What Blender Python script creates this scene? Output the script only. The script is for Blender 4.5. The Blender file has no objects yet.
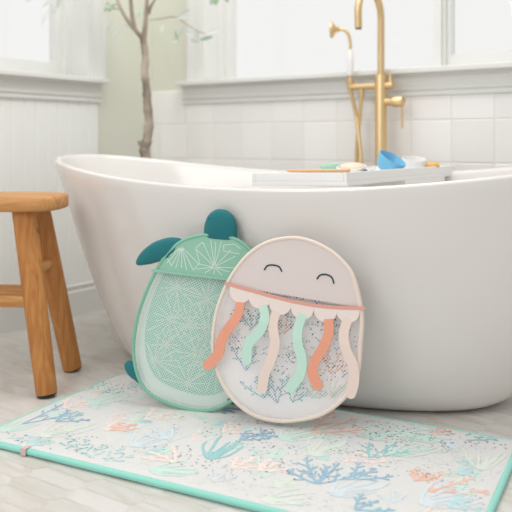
import bpy, bmesh, math, random
from mathutils import Vector, Matrix, Euler
C = bpy.context.scene.collection
PI = math.pi
F, HZ, CH = 768.0, 142.0, 0.70          # focal length in px, horizon row, eye height

# ------------------------------------------------------------------ helpers
def lin(h):
    h = h.lstrip('#')
    out = []
    for i in (0, 2, 4):
        v = int(h[i:i+2], 16) / 255
        out.append(v/12.92 if v <= .04045 else ((v+.055)/1.055)**2.4)
    return (*out, 1)

def mat(name, col, rough=.6, metal=0., bump=0., bscale=200., var=0., vscale=8., coat=0., sheen=0., vcol=None, stretch=None):
    m = bpy.data.materials.new(name); m.use_nodes = True
    nt = m.node_tree; p = nt.nodes['Principled BSDF']
    p.inputs['Base Color'].default_value = lin(col)
    p.inputs['Roughness'].default_value = rough
    p.inputs['Metallic'].default_value = metal
    p.inputs['Coat Weight'].default_value = coat
    p.inputs['Coat Roughness'].default_value = .08
    p.inputs['Sheen Weight'].default_value = sheen
    tc = nt.nodes.new('ShaderNodeTexCoord'); src = tc.outputs['Object']
    if stretch:
        mp = nt.nodes.new('ShaderNodeMapping'); mp.inputs['Scale'].default_value = stretch
        nt.links.new(src, mp.inputs['Vector']); src = mp.outputs['Vector']
    if var:
        n = nt.nodes.new('ShaderNodeTexNoise'); n.inputs['Scale'].default_value = vscale; n.inputs['Detail'].default_value = 4
        nt.links.new(src, n.inputs['Vector'])
        r = nt.nodes.new('ShaderNodeValToRGB')
        a, b = lin(col), lin(vcol) if vcol else tuple(c*(1-var) for c in lin(col)[:3])+(1,)
        r.color_ramp.elements[0].color = b; r.color_ramp.elements[0].position = .3
        r.color_ramp.elements[1].color = a; r.color_ramp.elements[1].position = .7
        nt.links.new(n.outputs['Fac'], r.inputs['Fac']); nt.links.new(r.outputs['Color'], p.inputs['Base Color'])
    if bump:
        n2 = nt.nodes.new('ShaderNodeTexNoise'); n2.inputs['Scale'].default_value = bscale; n2.inputs['Detail'].default_value = 3
        nt.links.new(src, n2.inputs['Vector'])
        bp = nt.nodes.new('ShaderNodeBump'); bp.inputs['Strength'].default_value = bump; bp.inputs['Distance'].default_value = .002
        nt.links.new(n2.outputs['Fac'], bp.inputs['Height']); nt.links.new(bp.outputs['Normal'], p.inputs['Normal'])
    return m

def obj(name, bm, ms, parent=None, smooth=True, recalc=True):
    if recalc: bmesh.ops.recalc_face_normals(bm, faces=bm.faces)
    me = bpy.data.meshes.new(name); bm.to_mesh(me); bm.free()
    for m in (ms if isinstance(ms, (list, tuple)) else [ms]): me.materials.append(m)
    if smooth:
        for p in me.polygons: p.use_smooth = True
        me.set_sharp_from_angle(angle=math.radians(48))
    o = bpy.data.objects.new(name, me); C.objects.link(o)
    if parent: o.parent = parent
    return o

def tag(o, label, cat, group=None):
    o['label'] = label; o['category'] = cat
    if group: o['group'] = group
    return o

def thing(name, label, cat, loc=(0, 0, 0), rot=(0, 0, 0), group=None):
    o = bpy.data.objects.new(name, None); C.objects.link(o)
    o.location = loc; o.rotation_euler = rot; o.empty_display_size = .05
    return tag(o, label, cat, group)

def struct(o): o['kind'] = 'structure'; return o

def tube(bm, pts, r, n=12, closed=False, caps=True, flat=None, mi=0):
    """swept tube; r number or list; flat scales the section along the binormal"""
    pts = [Vector(p) for p in pts]; N = len(pts)
    rs = r if isinstance(r, (list, tuple)) else [r]*N
    rings = []; up = None
    for i in range(N):
        a = pts[(i-1) % N] if (closed or i > 0) else pts[i]
        b = pts[(i+1) % N] if (closed or i < N-1) else pts[i]
        t = (b-a).normalized()
        if up is None:
            up = Vector((0, 0, 1)) if abs(t.z) < .9 else Vector((1, 0, 0))
        x = t.cross(up)
        if x.length < 1e-6: x = t.orthogonal()
        x.normalize(); y = x.cross(t).normalized(); up = y
        rings.append([bm.verts.new(pts[i] + x*math.cos(2*PI*k/n)*rs[i] + y*math.sin(2*PI*k/n)*rs[i]) for k in range(n)])
    M = N if closed else N-1
    for i in range(M):
        A, B = rings[i], rings[(i+1) % N]
        for k in range(n):
            f = bm.faces.new((A[k], A[(k+1) % n], B[(k+1) % n], B[k])); f.material_index = mi
    if caps and not closed:
        bm.faces.new(rings[0][::-1]).material_index = mi; bm.faces.new(rings[-1]).material_index = mi
    return rings

def lathe(bm, prof, n=32, M=Matrix(), caps=True, mi=0):
    rings = []
    for r, z in prof:
        rings.append([bm.verts.new(M @ Vector((r*math.cos(2*PI*k/n), r*math.sin(2*PI*k/n), z))) for k in range(n)])
    for A, B in zip(rings, rings[1:]):
        for k in range(n): bm.faces.new((A[k], A[(k+1) % n], B[(k+1) % n], B[k])).material_index = mi
    if caps:
        bm.faces.new(rings[0][::-1]); bm.faces.new(rings[-1])

def box(bm, pts8, mi=0):
    v = [bm.verts.new(p) for p in pts8]
    for q in ((0, 1, 2, 3), (7, 6, 5, 4), (0, 4, 5, 1), (1, 5, 6, 2), (2, 6, 7, 3), (3, 7, 4, 0)):
        bm.faces.new([v[i] for i in q]).material_index = mi
    return v

def bbox(bm, x0, x1, y0, y1, z0, z1, mi=0):
    return box(bm, [(x0, y0, z0), (x1, y0, z0), (x1, y1, z0), (x0, y1, z0), (x0, y0, z1), (x1, y0, z1), (x1, y1, z1), (x0, y1, z1)], mi)

def bev(bm, w=.002, seg=2):
    bmesh.ops.bevel(bm, geom=list(bm.edges), offset=w, segments=seg, profile=.7, affect='EDGES')

def catmull(P, closed=False, k=8):
    out = []; N = len(P); P = [Vector(p) for p in P]
    for i in range(N if closed else N-1):
        if closed: a, b, c, d = (P[(i+j) % N] for j in (-1, 0, 1, 2))
        else: a, b, c, d = P[max(i-1, 0)], P[i], P[i+1], P[min(i+2, N-1)]
        for j in range(k):
            t = j/k
            out.append(.5*((2*b)+(c-a)*t+(2*a-5*b+4*c-d)*t*t+(3*b-a-3*c+d)*t**3))
    if not closed: out.append(P[-1])
    return out

def ray(px, py): return Vector(((px-256)/F, 1, -(py-HZ)/F))
CAM = Vector((0, 0, CH))
def on_plane(px, py, O, N):
    d = ray(px, py); t = (O-CAM).dot(N)/d.dot(N); return CAM + d*t

# ------------------------------------------------------------------ materials
M_trim = mat('white_trim_paint', '#e1e1dd', .45)
M_wall = mat('pale_sage_wall_paint', '#dcddcf', .8, bump=.05, bscale=300)
M_bead = mat('white_beadboard_paint', '#eff0ec', .5)
M_grout = mat('pale_grout', '#e6e3de', .9)
M_tub = mat('white_acrylic', '#e4e0dc', .16, coat=.35)
M_brass = mat('brushed_brass', '#e2c698', .42, 1., bump=.03, bscale=60, stretch=(40, 40, 1))
M_cer = mat('white_ceramic', '#efeeec', .2, coat=.4)
M_dark = mat('black_rubber', '#2b2725', .7)
M_soil = mat('potting_soil', '#4a3b30', .95, bump=.8, bscale=80)
M_pot = mat('white_clay_pot', '#dcd8d0', .7, bump=.1, bscale=60)

def tile_material(name, c1, c2, rough, vein=None):
    m = bpy.data.materials.new(name); m.use_nodes = True; nt = m.node_tree; p = nt.nodes['Principled BSDF']
    at = nt.nodes.new('ShaderNodeAttribute'); at.attribute_name = 'tile_tone'
    tc = nt.nodes.new('ShaderNodeTexCoord')
    r = nt.nodes.new('ShaderNodeValToRGB')
    r.color_ramp.elements[0].color = lin(c1); r.color_ramp.elements[1].color = lin(c2)
    nt.links.new(at.outputs['Fac'], r.inputs['Fac'])
    out = r.outputs['Color']
    if vein:
        ad = nt.nodes.new('ShaderNodeVectorMath'); ad.operation = 'ADD'
        cb = nt.nodes.new('ShaderNodeCombineXYZ'); mu = nt.nodes.new('ShaderNodeMath'); mu.operation = 'MULTIPLY'; mu.inputs[1].default_value = 37
        nt.links.new(at.outputs['Fac'], mu.inputs[0])
        for i in range(3): nt.links.new(mu.outputs[0], cb.inputs[i])
        rot = nt.nodes.new('ShaderNodeMapping'); rot.inputs['Rotation'].default_value = (0, 0, math.radians(48)); 
        nt.links.new(tc.outputs['Object'], rot.inputs['Vector'])
        sc = nt.nodes.new('ShaderNodeMapping'); sc.inputs['Scale'].default_value = (5, 22, 1)
        nt.links.new(rot.outputs['Vector'], sc.inputs['Vector'])
        nt.links.new(sc.outputs['Vector'], ad.inputs[0]); nt.links.new(cb.outputs[0], ad.inputs[1])
        n = nt.nodes.new('ShaderNodeTexNoise'); n.inputs['Scale'].default_value = 1.; n.inputs['Detail'].default_value = 6; n.inputs['Distortion'].default_value = .8
        nt.links.new(ad.outputs[0], n.inputs['Vector'])
        rr = nt.nodes.new('ShaderNodeValToRGB')
        rr.color_ramp.elements[0].position = .33; rr.color_ramp.elements[0].color = (1, 1, 1, 1)
        rr.color_ramp.elements[1].position = .56; rr.color_ramp.elements[1].color = (0, 0, 0, 1)
        nt.links.new(n.outputs['Fac'], rr.inputs['Fac'])
        mx = nt.nodes.new('ShaderNodeMix'); mx.data_type = 'RGBA'
        sc2 = nt.nodes.new('ShaderNodeMath'); sc2.operation = 'MULTIPLY'; sc2.inputs[1].default_value = .8
        nt.links.new(rr.outputs['Color'], sc2.inputs[0]); nt.links.new(sc2.outputs[0], mx.inputs['Factor'])
        nt.links.new(out, mx.inputs['A']); mx.inputs['B'].default_value = lin(vein)
        out = mx.outputs['Result']
    nt.links.new(out, p.inputs['Base Color']); p.inputs['Roughness'].default_value = rough
    return m
M_floor = tile_material('marble_picket_tile', '#d0cdc8', '#dad7d3', .4, '#c6beb3')
M_tile = tile_material('glazed_white_tile', '#f1efec', '#f8f6f4', .3)

def wood(name, c1, c2, axis):
    m = bpy.data.materials.new(name); m.use_nodes = True; nt = m.node_tree; p = nt.nodes['Principled BSDF']
    tc = nt.nodes.new('ShaderNodeTexCoord'); mp = nt.nodes.new('ShaderNodeMapping')
    mp.inputs['Scale'].default_value = {'x': (4, 45, 45), 'z': (45, 45, 4)}[axis]
    nt.links.new(tc.outputs['Object'], mp.inputs['Vector'])
    n = nt.nodes.new('ShaderNodeTexNoise'); n.inputs['Scale'].default_value = 1; n.inputs['Detail'].default_value = 5; n.inputs['Distortion'].default_value = 1.2
    nt.links.new(mp.outputs['Vector'], n.inputs['Vector'])
    r = nt.nodes.new('ShaderNodeValToRGB'); r.color_ramp.elements[0].position = .3; r.color_ramp.elements[1].position = .68
    r.color_ramp.elements[0].color = lin(c1); r.color_ramp.elements[1].color = lin(c2)
    nt.links.new(n.outputs['Fac'], r.inputs['Fac'])
    # a few knots
    v = nt.nodes.new('ShaderNodeTexVoronoi'); v.inputs['Scale'].default_value = 7
    nt.links.new(tc.outputs['Object'], v.inputs['Vector'])
    kr = nt.nodes.new('ShaderNodeValToRGB'); kr.color_ramp.elements[0].position = .03; kr.color_ramp.elements[1].position = .09
    kr.color_ramp.elements[0].color = (1, 1, 1, 1); kr.color_ramp.elements[1].color = (0, 0, 0, 1)
    nt.links.new(v.outputs['Distance'], kr.inputs['Fac'])
    mx = nt.nodes.new('ShaderNodeMix'); mx.data_type = 'RGBA'
    nt.links.new(kr.outputs['Color'], mx.inputs['Factor']); nt.links.new(r.outputs['Color'], mx.inputs['A']); mx.inputs['B'].default_value = lin('#7a4f2a')
    nt.links.new(mx.outputs['Result'], p.inputs['Base Color'])
    p.inputs['Roughness'].default_value = .5
    bp = nt.nodes.new('ShaderNodeBump'); bp.inputs['Strength'].default_value = .15; bp.inputs['Distance'].default_value = .002
    nt.links.new(n.outputs['Fac'], bp.inputs['Height']); nt.links.new(bp.outputs['Normal'], p.inputs['Normal'])
    return m
M_woodx = wood('honey_teak_seat', '#b0773f', '#d39c60', 'x')
M_woodz = wood('honey_teak_leg', '#a9692f', '#c98d4c', 'z')

def fabric(name, col, **k):
    return mat(name, col, .9, bump=.25, bscale=900, sheen=.15, **k)

def glow(m, f):
    """thin cloth lets some light through"""
    nt = m.node_tree; p = nt.nodes['Principled BSDF']; t = nt.nodes.new('ShaderNodeBsdfTranslucent'); t.inputs['Color'].default_value = p.inputs['Base Color'].default_value
    mx = nt.nodes.new('ShaderNodeMixShader'); mx.inputs[0].default_value = f; out = nt.nodes['Material Output']
    a = p.inputs['Alpha']; tp_ = None
    nt.links.new(p.outputs[0], mx.inputs[1]); nt.links.new(t.outputs[0], mx.inputs[2])
    if a.is_linked:
        tr = nt.nodes.new('ShaderNodeBsdfTransparent'); m2 = nt.nodes.new('ShaderNodeMixShader'); src = a.links[0].from_socket
        nt.links.remove(a.links[0]); nt.links.new(src, m2.inputs[0]); nt.links.new(tr.outputs[0], m2.inputs[1]); nt.links.new(mx.outputs[0], m2.inputs[2]); nt.links.new(m2.outputs[0], out.inputs['Surface'])
    else: nt.links.new(mx.outputs[0], out.inputs['Surface'])
    return m
def net(name, col, period, cover, ang):
    """woven netting: thread colour with open holes between the threads"""
    m = bpy.data.materials.new(name); m.use_nodes = True; nt = m.node_tree; p = nt.nodes['Principled BSDF']
    p.inputs['Base Color'].default_value = lin(col); p.inputs['Roughness'].default_value = .8
    tc = nt.nodes.new('ShaderNodeTexCoord'); mp = nt.nodes.new('ShaderNodeMapping')
    mp.inputs['Rotation'].default_value = (0, math.radians(ang), 0)
    k = 2*PI/period; mp.inputs['Scale'].default_value = (k, 1, k)
    mp.vector_type = 'POINT'
    nt.links.new(tc.outputs['Object'], mp.inputs['Vector'])
    sx = nt.nodes.new('ShaderNodeSeparateXYZ'); nt.links.new(mp.outputs['Vector'], sx.inputs[0])
    a = nt.nodes.new('ShaderNodeMath'); a.operation = 'SINE'; nt.links.new(sx.outputs['X'], a.inputs[0])
    b = nt.nodes.new('ShaderNodeMath'); b.operation = 'SINE'; nt.links.new(sx.outputs['Z'], b.inputs[0])
    c = nt.nodes.new('ShaderNodeMath'); c.operation = 'ADD'; nt.links.new(a.outputs[0], c.inputs[0]); nt.links.new(b.outputs[0], c.inputs[1])
    g = nt.nodes.new('ShaderNodeMath'); g.operation = 'LESS_THAN'; g.inputs[1].default_value = cover; nt.links.new(c.outputs[0], g.inputs[0])
    nt.links.new(g.outputs[0], p.inputs['Alpha'])
    return m

# ------------------------------------------------------------------ room
TW = math.radians(35)
CX, CY = -.471, 3.48
def L(s, t, z): return Vector((CX - s*math.sin(TW) - t*math.cos(TW), CY - s*math.cos(TW) + t*math.sin(TW), z))
def B(s, t, z): return Vector((CX + s*math.cos(TW) + t*math.sin(TW), CY - s*math.sin(TW) + t*math.cos(TW), z))
def wbox(bm, W, s0, s1, t0, t1, z0, z1, mi=0):
    return box(bm, [W(s0, t0, z0), W(s1, t0, z0), W(s1, t1, z0), W(s0, t1, z0), W(s0, t0, z1), W(s1, t0, z1), W(s1, t1, z1), W(s0, t1, z1)], mi)
SILL = .962
# left wall with its opening
LO0, LO1, BO0, BO1, TOP = .386, 1.75, .302, 2.55, 2.05
bm = bmesh.new()
wbox(bm, L, -.16, LO0, 0, .16, 0, 2.45); wbox(bm, L, LO1, 1.95, 0, .16, 0, 2.45)
wbox(bm, L, LO0, LO1, 0, .16, 0, SILL-.03); wbox(bm, L, LO0, LO1, 0, .16, TOP, 2.45)
struct(obj('wall_left', bm, M_wall, smooth=False))
bm = bmesh.new()
wbox(bm, B, 0, BO0, 0, .16, 0, 2.45); wbox(bm, B, BO1, 3.1, 0, .16, 0, 2.45)
wbox(bm, B, BO0, BO1, 0, .16, 0, SILL-.03); wbox(bm, B, BO0, BO1, 0, .16, TOP, 2.45)
# square glazed tiles up to the sill
rnd = random.Random(4); lay = bm.faces.layers.float.new('tile_tone')
wbox(bm, B, 0, 3.1, -.009, 0, 0, .926, 2)
s = .059-.15
while s < 3.0:
    for k in range(-1, 6):
        z0 = .028 + .15*k; a0, a1 = max(s+.0012, .004), s+.1488; b0, b1 = max(z0+.0012, .002), z0+.1488
        t = -.0105 - rnd.random()*.0006
        n0 = len(bm.faces); e = .0025
        v = [bm.verts.new(B(*q)) for q in ((a0, -.009, b0), (a1, -.009, b0), (a1, -.009, b1), (a0, -.009, b1))]
        j = [rnd.uniform(-.0003, .0003) for _ in range(4)]
        w = [bm.verts.new(B(*q)) for q in ((a0+e, t+j[0], b0+e), (a1-e, t+j[1], b0+e), (a1-e, t+j[2], b1-e), (a0+e, t+j[3], b1-e))]
        tone = rnd.random()
        fs = [bm.faces.new(w)] + [bm.faces.new((v[i], v[(i+1) % 4], w[(i+1) % 4], w[i])) for i in range(4)]
        for f in fs: f.material_index = 1; f[lay] = tone
    s += .15
struct(obj('wall_back', bm, [M_wall, M_tile, M_grout], smooth=False))

# beadboard wainscot on the left wall
bm = bmesh.new(); prof = []
s = .34
while s < 1.90:
    prof += [(s, -.010), (s+.046, -.010), (s+.0485, -.0078), (s+.050, -.0092), (s+.0515, -.0078), (s+.054, -.010)]; s += .054
prof = [(.34, 0)] + prof
lo = [bm.verts.new(L(a, t, .125)) for a, t in prof]; hi = [bm.verts.new(L(a, t, SILL-.05)) for a, t in prof]
for i in range(len(prof)-1): bm.faces.new((lo[i], lo[i+1], hi[i+1], hi[i]))
struct(obj('trim_1', bm, M_bead, smooth=False))
# baseboard with a stepped cap
def run(name, W, s0, s1, prof, m, ends=True):
    bm = bmesh.new(); a = [bm.verts.new(W(s0, t, z)) for t, z in prof]; b = [bm.verts.new(W(s1, t, z)) for t, z in prof]
    n = len(prof)
    for i in range(n): bm.faces.new((a[i], a[(i+1) % n], b[(i+1) % n], b[i]))
    if ends: bm.faces.new(a); bm.faces.new(b[::-1])
    return struct(obj(name, bm, m, smooth=False))
run('baseboard_left', L, 0, 1.95, [(0, 0), (-.020, 0), (-.020, .098), (-.015, .104), (-.017, .112), (-.019, .122), (-.012, .130), (-.012, .136), (0, .138)], M_trim)

# sills with apron mouldings
def sill(name, W, s0, s1, t_in, n):
    bm = bmesh.new()
    wbox(bm, W, s0, s1, -.060, .0, SILL-.020, SILL)
    bev(bm, .005, 3)
    wbox(bm, W, s0+.13, s1-.13, 0, t_in, SILL-.03, SILL-.0005)
    p = [(0, SILL-.020), (-.030, SILL-.020), (-.025, SILL-.030), (-.020, SILL-.032), (-.020, SILL-.066), (-.025, SILL-.069), (-.025, SILL-.076), (-.018, SILL-.081), (-.018, SILL-.086), (-.022, SILL-.089), (-.022, SILL-.096), (0, SILL-.098)]
    a = [bm.verts.new(W(s0+.012, t, z)) for t, z in p]; b = [bm.verts.new(W(s1-.012, t, z)) for t, z in p]
    for i in range(len(p)): bm.faces.new((a[i], a[(i+1) % len(p)], b[(i+1) % len(p)], b[i]))
    bm.faces.new(a); bm.faces.new(b[::-1])
    return struct(obj(name, bm, M_trim, smooth=False))
sill('trim_2', L, .318, 1.88, .16, 0)
sill('trim_3', B, .186, 2.63, .16, 0)

def glass_mat():
    m = bpy.data.materials.new('window_glass'); m.use_nodes = True; nt = m.node_tree
    nt.nodes.remove(nt.nodes['Principled BSDF'])
    tr = nt.nodes.new('ShaderNodeBsdfTransparent'); gl = nt.nodes.new('ShaderNodeBsdfGlossy'); gl.inputs['Roughness'].default_value = .02
    lw = nt.nodes.new('ShaderNodeLayerWeight'); pw_ = nt.nodes.new('ShaderNodeMath'); pw_.operation = 'POWER'; pw_.inputs[1].default_value = 5
    nt.links.new(lw.outputs['Facing'], pw_.inputs[0]); fr = nt.nodes.new('ShaderNodeMath'); fr.operation = 'MULTIPLY_ADD'; fr.inputs[1].default_value = .7; fr.inputs[2].default_value = .02; nt.links.new(pw_.outputs[0], fr.inputs[0])
    mx = nt.nodes.new('ShaderNodeMixShader')
    nt.links.new(fr.outputs[0], mx.inputs[0]); nt.links.new(tr.outputs[0], mx.inputs[1]); nt.links.new(gl.outputs[0], mx.inputs[2])
    nt.links.new(mx.outputs[0], nt.nodes['Material Output'].inputs['Surface'])
    return m
M_glass = glass_mat()

def casing(bm, W, s_in, sgn, z0, z1):
    """flat casing with a back band beside an opening (runs away from s_in in direction sgn)"""
    for d0, d1, t in ((0, .010, -.012), (.010, .052, -.018), (.052, .060, -.024), (.060, .074, -.030)):
        a, b = sorted((s_in+sgn*d0, s_in+sgn*d1)); wbox(bm, W, a, b, t, 0, z0, z1)

def sash(name, W, s0, s1, z0, z1, t0, w, stop, rail=None):
    rail = rail or w*1.1
    root = bpy.data.objects.new(name, None); C.objects.link(root); struct(root)
    bm = bmesh.new()
    for a, b, c, d in ((s0, s0+stop, z0, z1), (s1-stop, s1, z0, z1), (s0+stop, s1-stop, z1-stop, z1)):
        wbox(bm, W, a, b, max(t0-.03, .045), t0+.04, c, d)
    struct(obj('window_frame', bm, M_trim, root, smooth=False))
    bm = bmesh.new(); a0, a1, c0, c1 = s0+stop, s1-stop, z0, z1-stop
    for a, b, c, d in ((a0, a0+w, c0, c1), (a1-w, a1, c0, c1), (a0+w, a1-w, c0, c0+rail), (a0+w, a1-w, c1-w, c1)):
        wbox(bm, W, a, b, t0, t0+.035, c, d)
    for a, b, c, d in ((a0+w, a0+w+.004, c0+rail, c1-w), (a1-w-.004, a1-w, c0+rail, c1-w), (a0+w, a1-w, c0+rail, c0+rail+.004)):
        wbox(bm, W, a, b, t0+.006, t0+.030, c, d)
    struct(obj('sash', bm, M_trim, root, smooth=False))
    bm = bmesh.new(); wbox(bm, W, a0+w*.5, a1-w*.5, t0+.016, t0+.020, c0+w*.5, c1-w*.5)
    struct(obj('pane', bm, M_glass, root, smooth=False))
    return root
sash('window_1', L, LO0, LO1, SILL, TOP, .125, .030, .036, .062)
MUL0, MUL1 = 1.329, 1.356
sash('window_2', B, BO0, MUL1, SILL-.016, TOP, .120, .028, .030)
sash('window_3', B, MUL1, BO1, SILL, TOP, .062, .014, .010, .048)
bm = bmesh.new(); casing(bm, L, LO0, -1, SILL, TOP); casing(bm, L, LO1, 1, SILL, TOP)
wbox(bm, L, LO0, LO0+.006, -.012, .16, SILL, TOP); wbox(bm, L, LO1-.006, LO1, -.012, .16, SILL, TOP)
wbox(bm, L, LO0-.074, LO1+.074, -.024, 0, TOP, TOP+.08); struct(obj('trim_4', bm, M_trim, smooth=False))
bm = bmesh.new(); casing(bm, B, BO0, -1, SILL, TOP); casing(bm, B, BO1, 1, SILL, TOP)
wbox(bm, B, BO0, BO0+.006, -.012, .16, SILL, TOP); wbox(bm, B, BO1-.006, BO1, -.012, .16, SILL, TOP)
wbox(bm, B, BO0-.074, BO1+.074, -.024, 0, TOP, TOP+.08)
wbox(bm, B, MUL0, MUL1, .03, .16, SILL, TOP); struct(obj('trim_5', bm, M_trim, smooth=False))

# floor of elongated hexagon marble tiles
bm = bmesh.new(); lay = bm.faces.layers.float.new('tile_tone'); rnd = random.Random(7)
TL, TWD = .158, .052; tip = .017; g = .0005
def fl(s, u, z): return B(s, -u, z)
v = [bm.verts.new(fl(*q, -.0005)) for q in ((0, 0), (3.1, 0), (3.1, 3.6), (-.0, 3.6))]
bm.faces.new(v).material_index = 1
for i in range(-1, 24):
    for j in range(-1, 71):
        cx = i*(TL-tip); cy = j*TWD + (i % 2)*TWD/2
        hx = [(-TL/2+g, 0), (-TL/2+tip, TWD/2-g), (TL/2-tip, TWD/2-g), (TL/2-g, 0), (TL/2-tip, -TWD/2+g), (-TL/2+tip, -TWD/2+g)]
        w = [bm.verts.new(fl(min(max(cx+a, 0), 3.1), min(max(cy+b, 0), 3.6), 0)) for a, b in hx]
        f = bm.faces.new(w); f[lay] = rnd.random()
bm.normal_update()
for f in bm.faces:
    if f.normal.z < 0: f.normal_flip()
struct(obj('floor', bm, [M_floor, M_grout], smooth=False, recalc=False))

# ------------------------------------------------------------------ bathtub
cx, cy, th, ta, tb, z0, dzl, a2, b2, n1, q, dzr, pw, n2 = [.1396, 2.3093, -.4574, .8694, .3763, .5801, .0747, .578, .2544, 2.3008, .7055, .0791, 1.9822, 2.1313]
def se(p, n):
    c, s = math.cos(p), math.sin(p)
    return math.copysign(abs(c)**(2/n), c), math.copysign(abs(s)**(2/n), s)
NP = 160
def tub_ring(T, inset=0., dz=0., outer=True):
    out = []
    for k in range(NP):
        p = 2*PI*k/NP; u1, v1 = se(p, n1); u0, v0 = se(p, n2)
        u, v = u0+(u1-u0)*T, v0+(v1-v0)*T
        zr = z0 - .008 + (dzr if u1 > 0 else dzl)*abs(u1)**pw + .012*max(0, v1)
        z = T*zr; gg = max(T, 0)**q
        A, Bb = a2+(ta-a2)*gg, b2+(tb-b2)*gg
        if outer and z < .06:
            r = .8*(.06-math.sqrt(max(0, .06**2-(.06-z)**2))); A -= r; Bb -= r
        out.append(Vector(((A-inset)*u, (Bb-inset)*v, z+dz)))
    return out
bm = bmesh.new(); rows = []
for T in [0, .004, .012, .025, .045, .07, .1] + [.1+.9*i/22 for i in range(1, 23)]: rows.append(tub_ring(T))
for ins, dz in ((.001, .004), (.005, .0075), (.011, .009), (.017, .0075), (.022, .003), (.025, -.004)): rows.append(tub_ring(1, ins, dz))
for i in range(1, 17):
    T = 1-.78*i/16; rows.append(tub_ring(T, .025+.012*i/16, 0, False))
base = tub_ring(.22, .037, 0, False)
for sc, dz in ((.97, -.022), (.92, -.035), (.8, -.043), (.4, -.046)):
    rows.append([Vector((p.x*sc, p.y*sc, p.z+dz)) for p in base])
vr = [[bm.verts.new(p) for p in r] for r in rows]
for A, Bv in zip(vr, vr[1:]):
    for k in range(NP): bm.faces.new((A[k], A[(k+1) % NP], Bv[(k+1) % NP], Bv[k]))
bm.faces.new(vr[0][::-1]); bm.faces.new(vr[-1])
tub = obj('bathtub', bm, M_tub)
tub.location = (cx, cy, 0); tub.rotation_euler = (0, 0, th)
tag(tub, 'white oval freestanding bathtub with raised ends and a dipped rim', 'bathtub')

# ------------------------------------------------------------------ wooden stool
ST = math.radians(-3)
st = thing('wooden_stool', 'honey coloured wooden stool with thick rounded seat, left of the bathtub', 'stool', (-.789, 2.243, 0), (0, 0, ST))
bm = bmesh.new(); ring = []
hx, hy = .230, .120
out = []
for k in range(72):
    u, v = se(2*PI*k/72, 4.2); out.append((u*hx, v*hy))
for ins, z in ((.006, .506), (.001, .510), (0, .518), (0, .536), (.002, .543), (.008, .547), (.02, .5485)):
    ring.append([bm.verts.new((x*(1-ins/hx), y*(1-ins/hy), z)) for x, y in out])
for A, Bv in zip(ring, ring[1:]):
    for k in range(72): bm.faces.new((A[k], A[(k+1) % 72], Bv[(k+1) % 72], Bv[k]))
bm.faces.new(ring[0][::-1]); bm.faces.new(ring[-1])
obj('seat', bm, M_woodx, st)
legs = {}
for sx in (1, -1):
    for sy in (-1, 1):
        top = Vector((sx*.134, sy*.060, .512)); bot = Vector((sx*(.222), sy*(.122), .0))
        legs[sx, sy] = (top, bot)
        bm = bmesh.new(); d = (bot-top)
        pts = [top+d*t for t in (0, .15, .3, .45, .6, .75, .9, .975, .985)]
        tube(bm, pts, [.033, .033, .0325, .032, .0312, .0305, .0295, .029, .027], 20)
        lg = obj('leg', bm, M_woodz, st)
        bm = bmesh.new(); tube(bm, [top+d*.983, top+d*.992], [.027, .027], 20)
        # flatten the foot onto the floor
        for v in bm.verts:
            if v.co.z < .0: v.co.z = 0
        obj('foot_pad', bm, M_dark, lg)
def at(l, z): t, b = legs[l]; return t+(b-t)*((t.z-z)/(t.z-b.z))
for a, b, z in (((1, -1), (-1, -1), .255), ((1, 1), (-1, 1), .250), ((1, -1), (1, 1), .335), ((-1, -1), (-1, 1), .335)):
    bm = bmesh.new(); tube(bm, [at(a, z), at(b, z)], .017, 16); obj('stretcher', bm, M_woodx, st)

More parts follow.
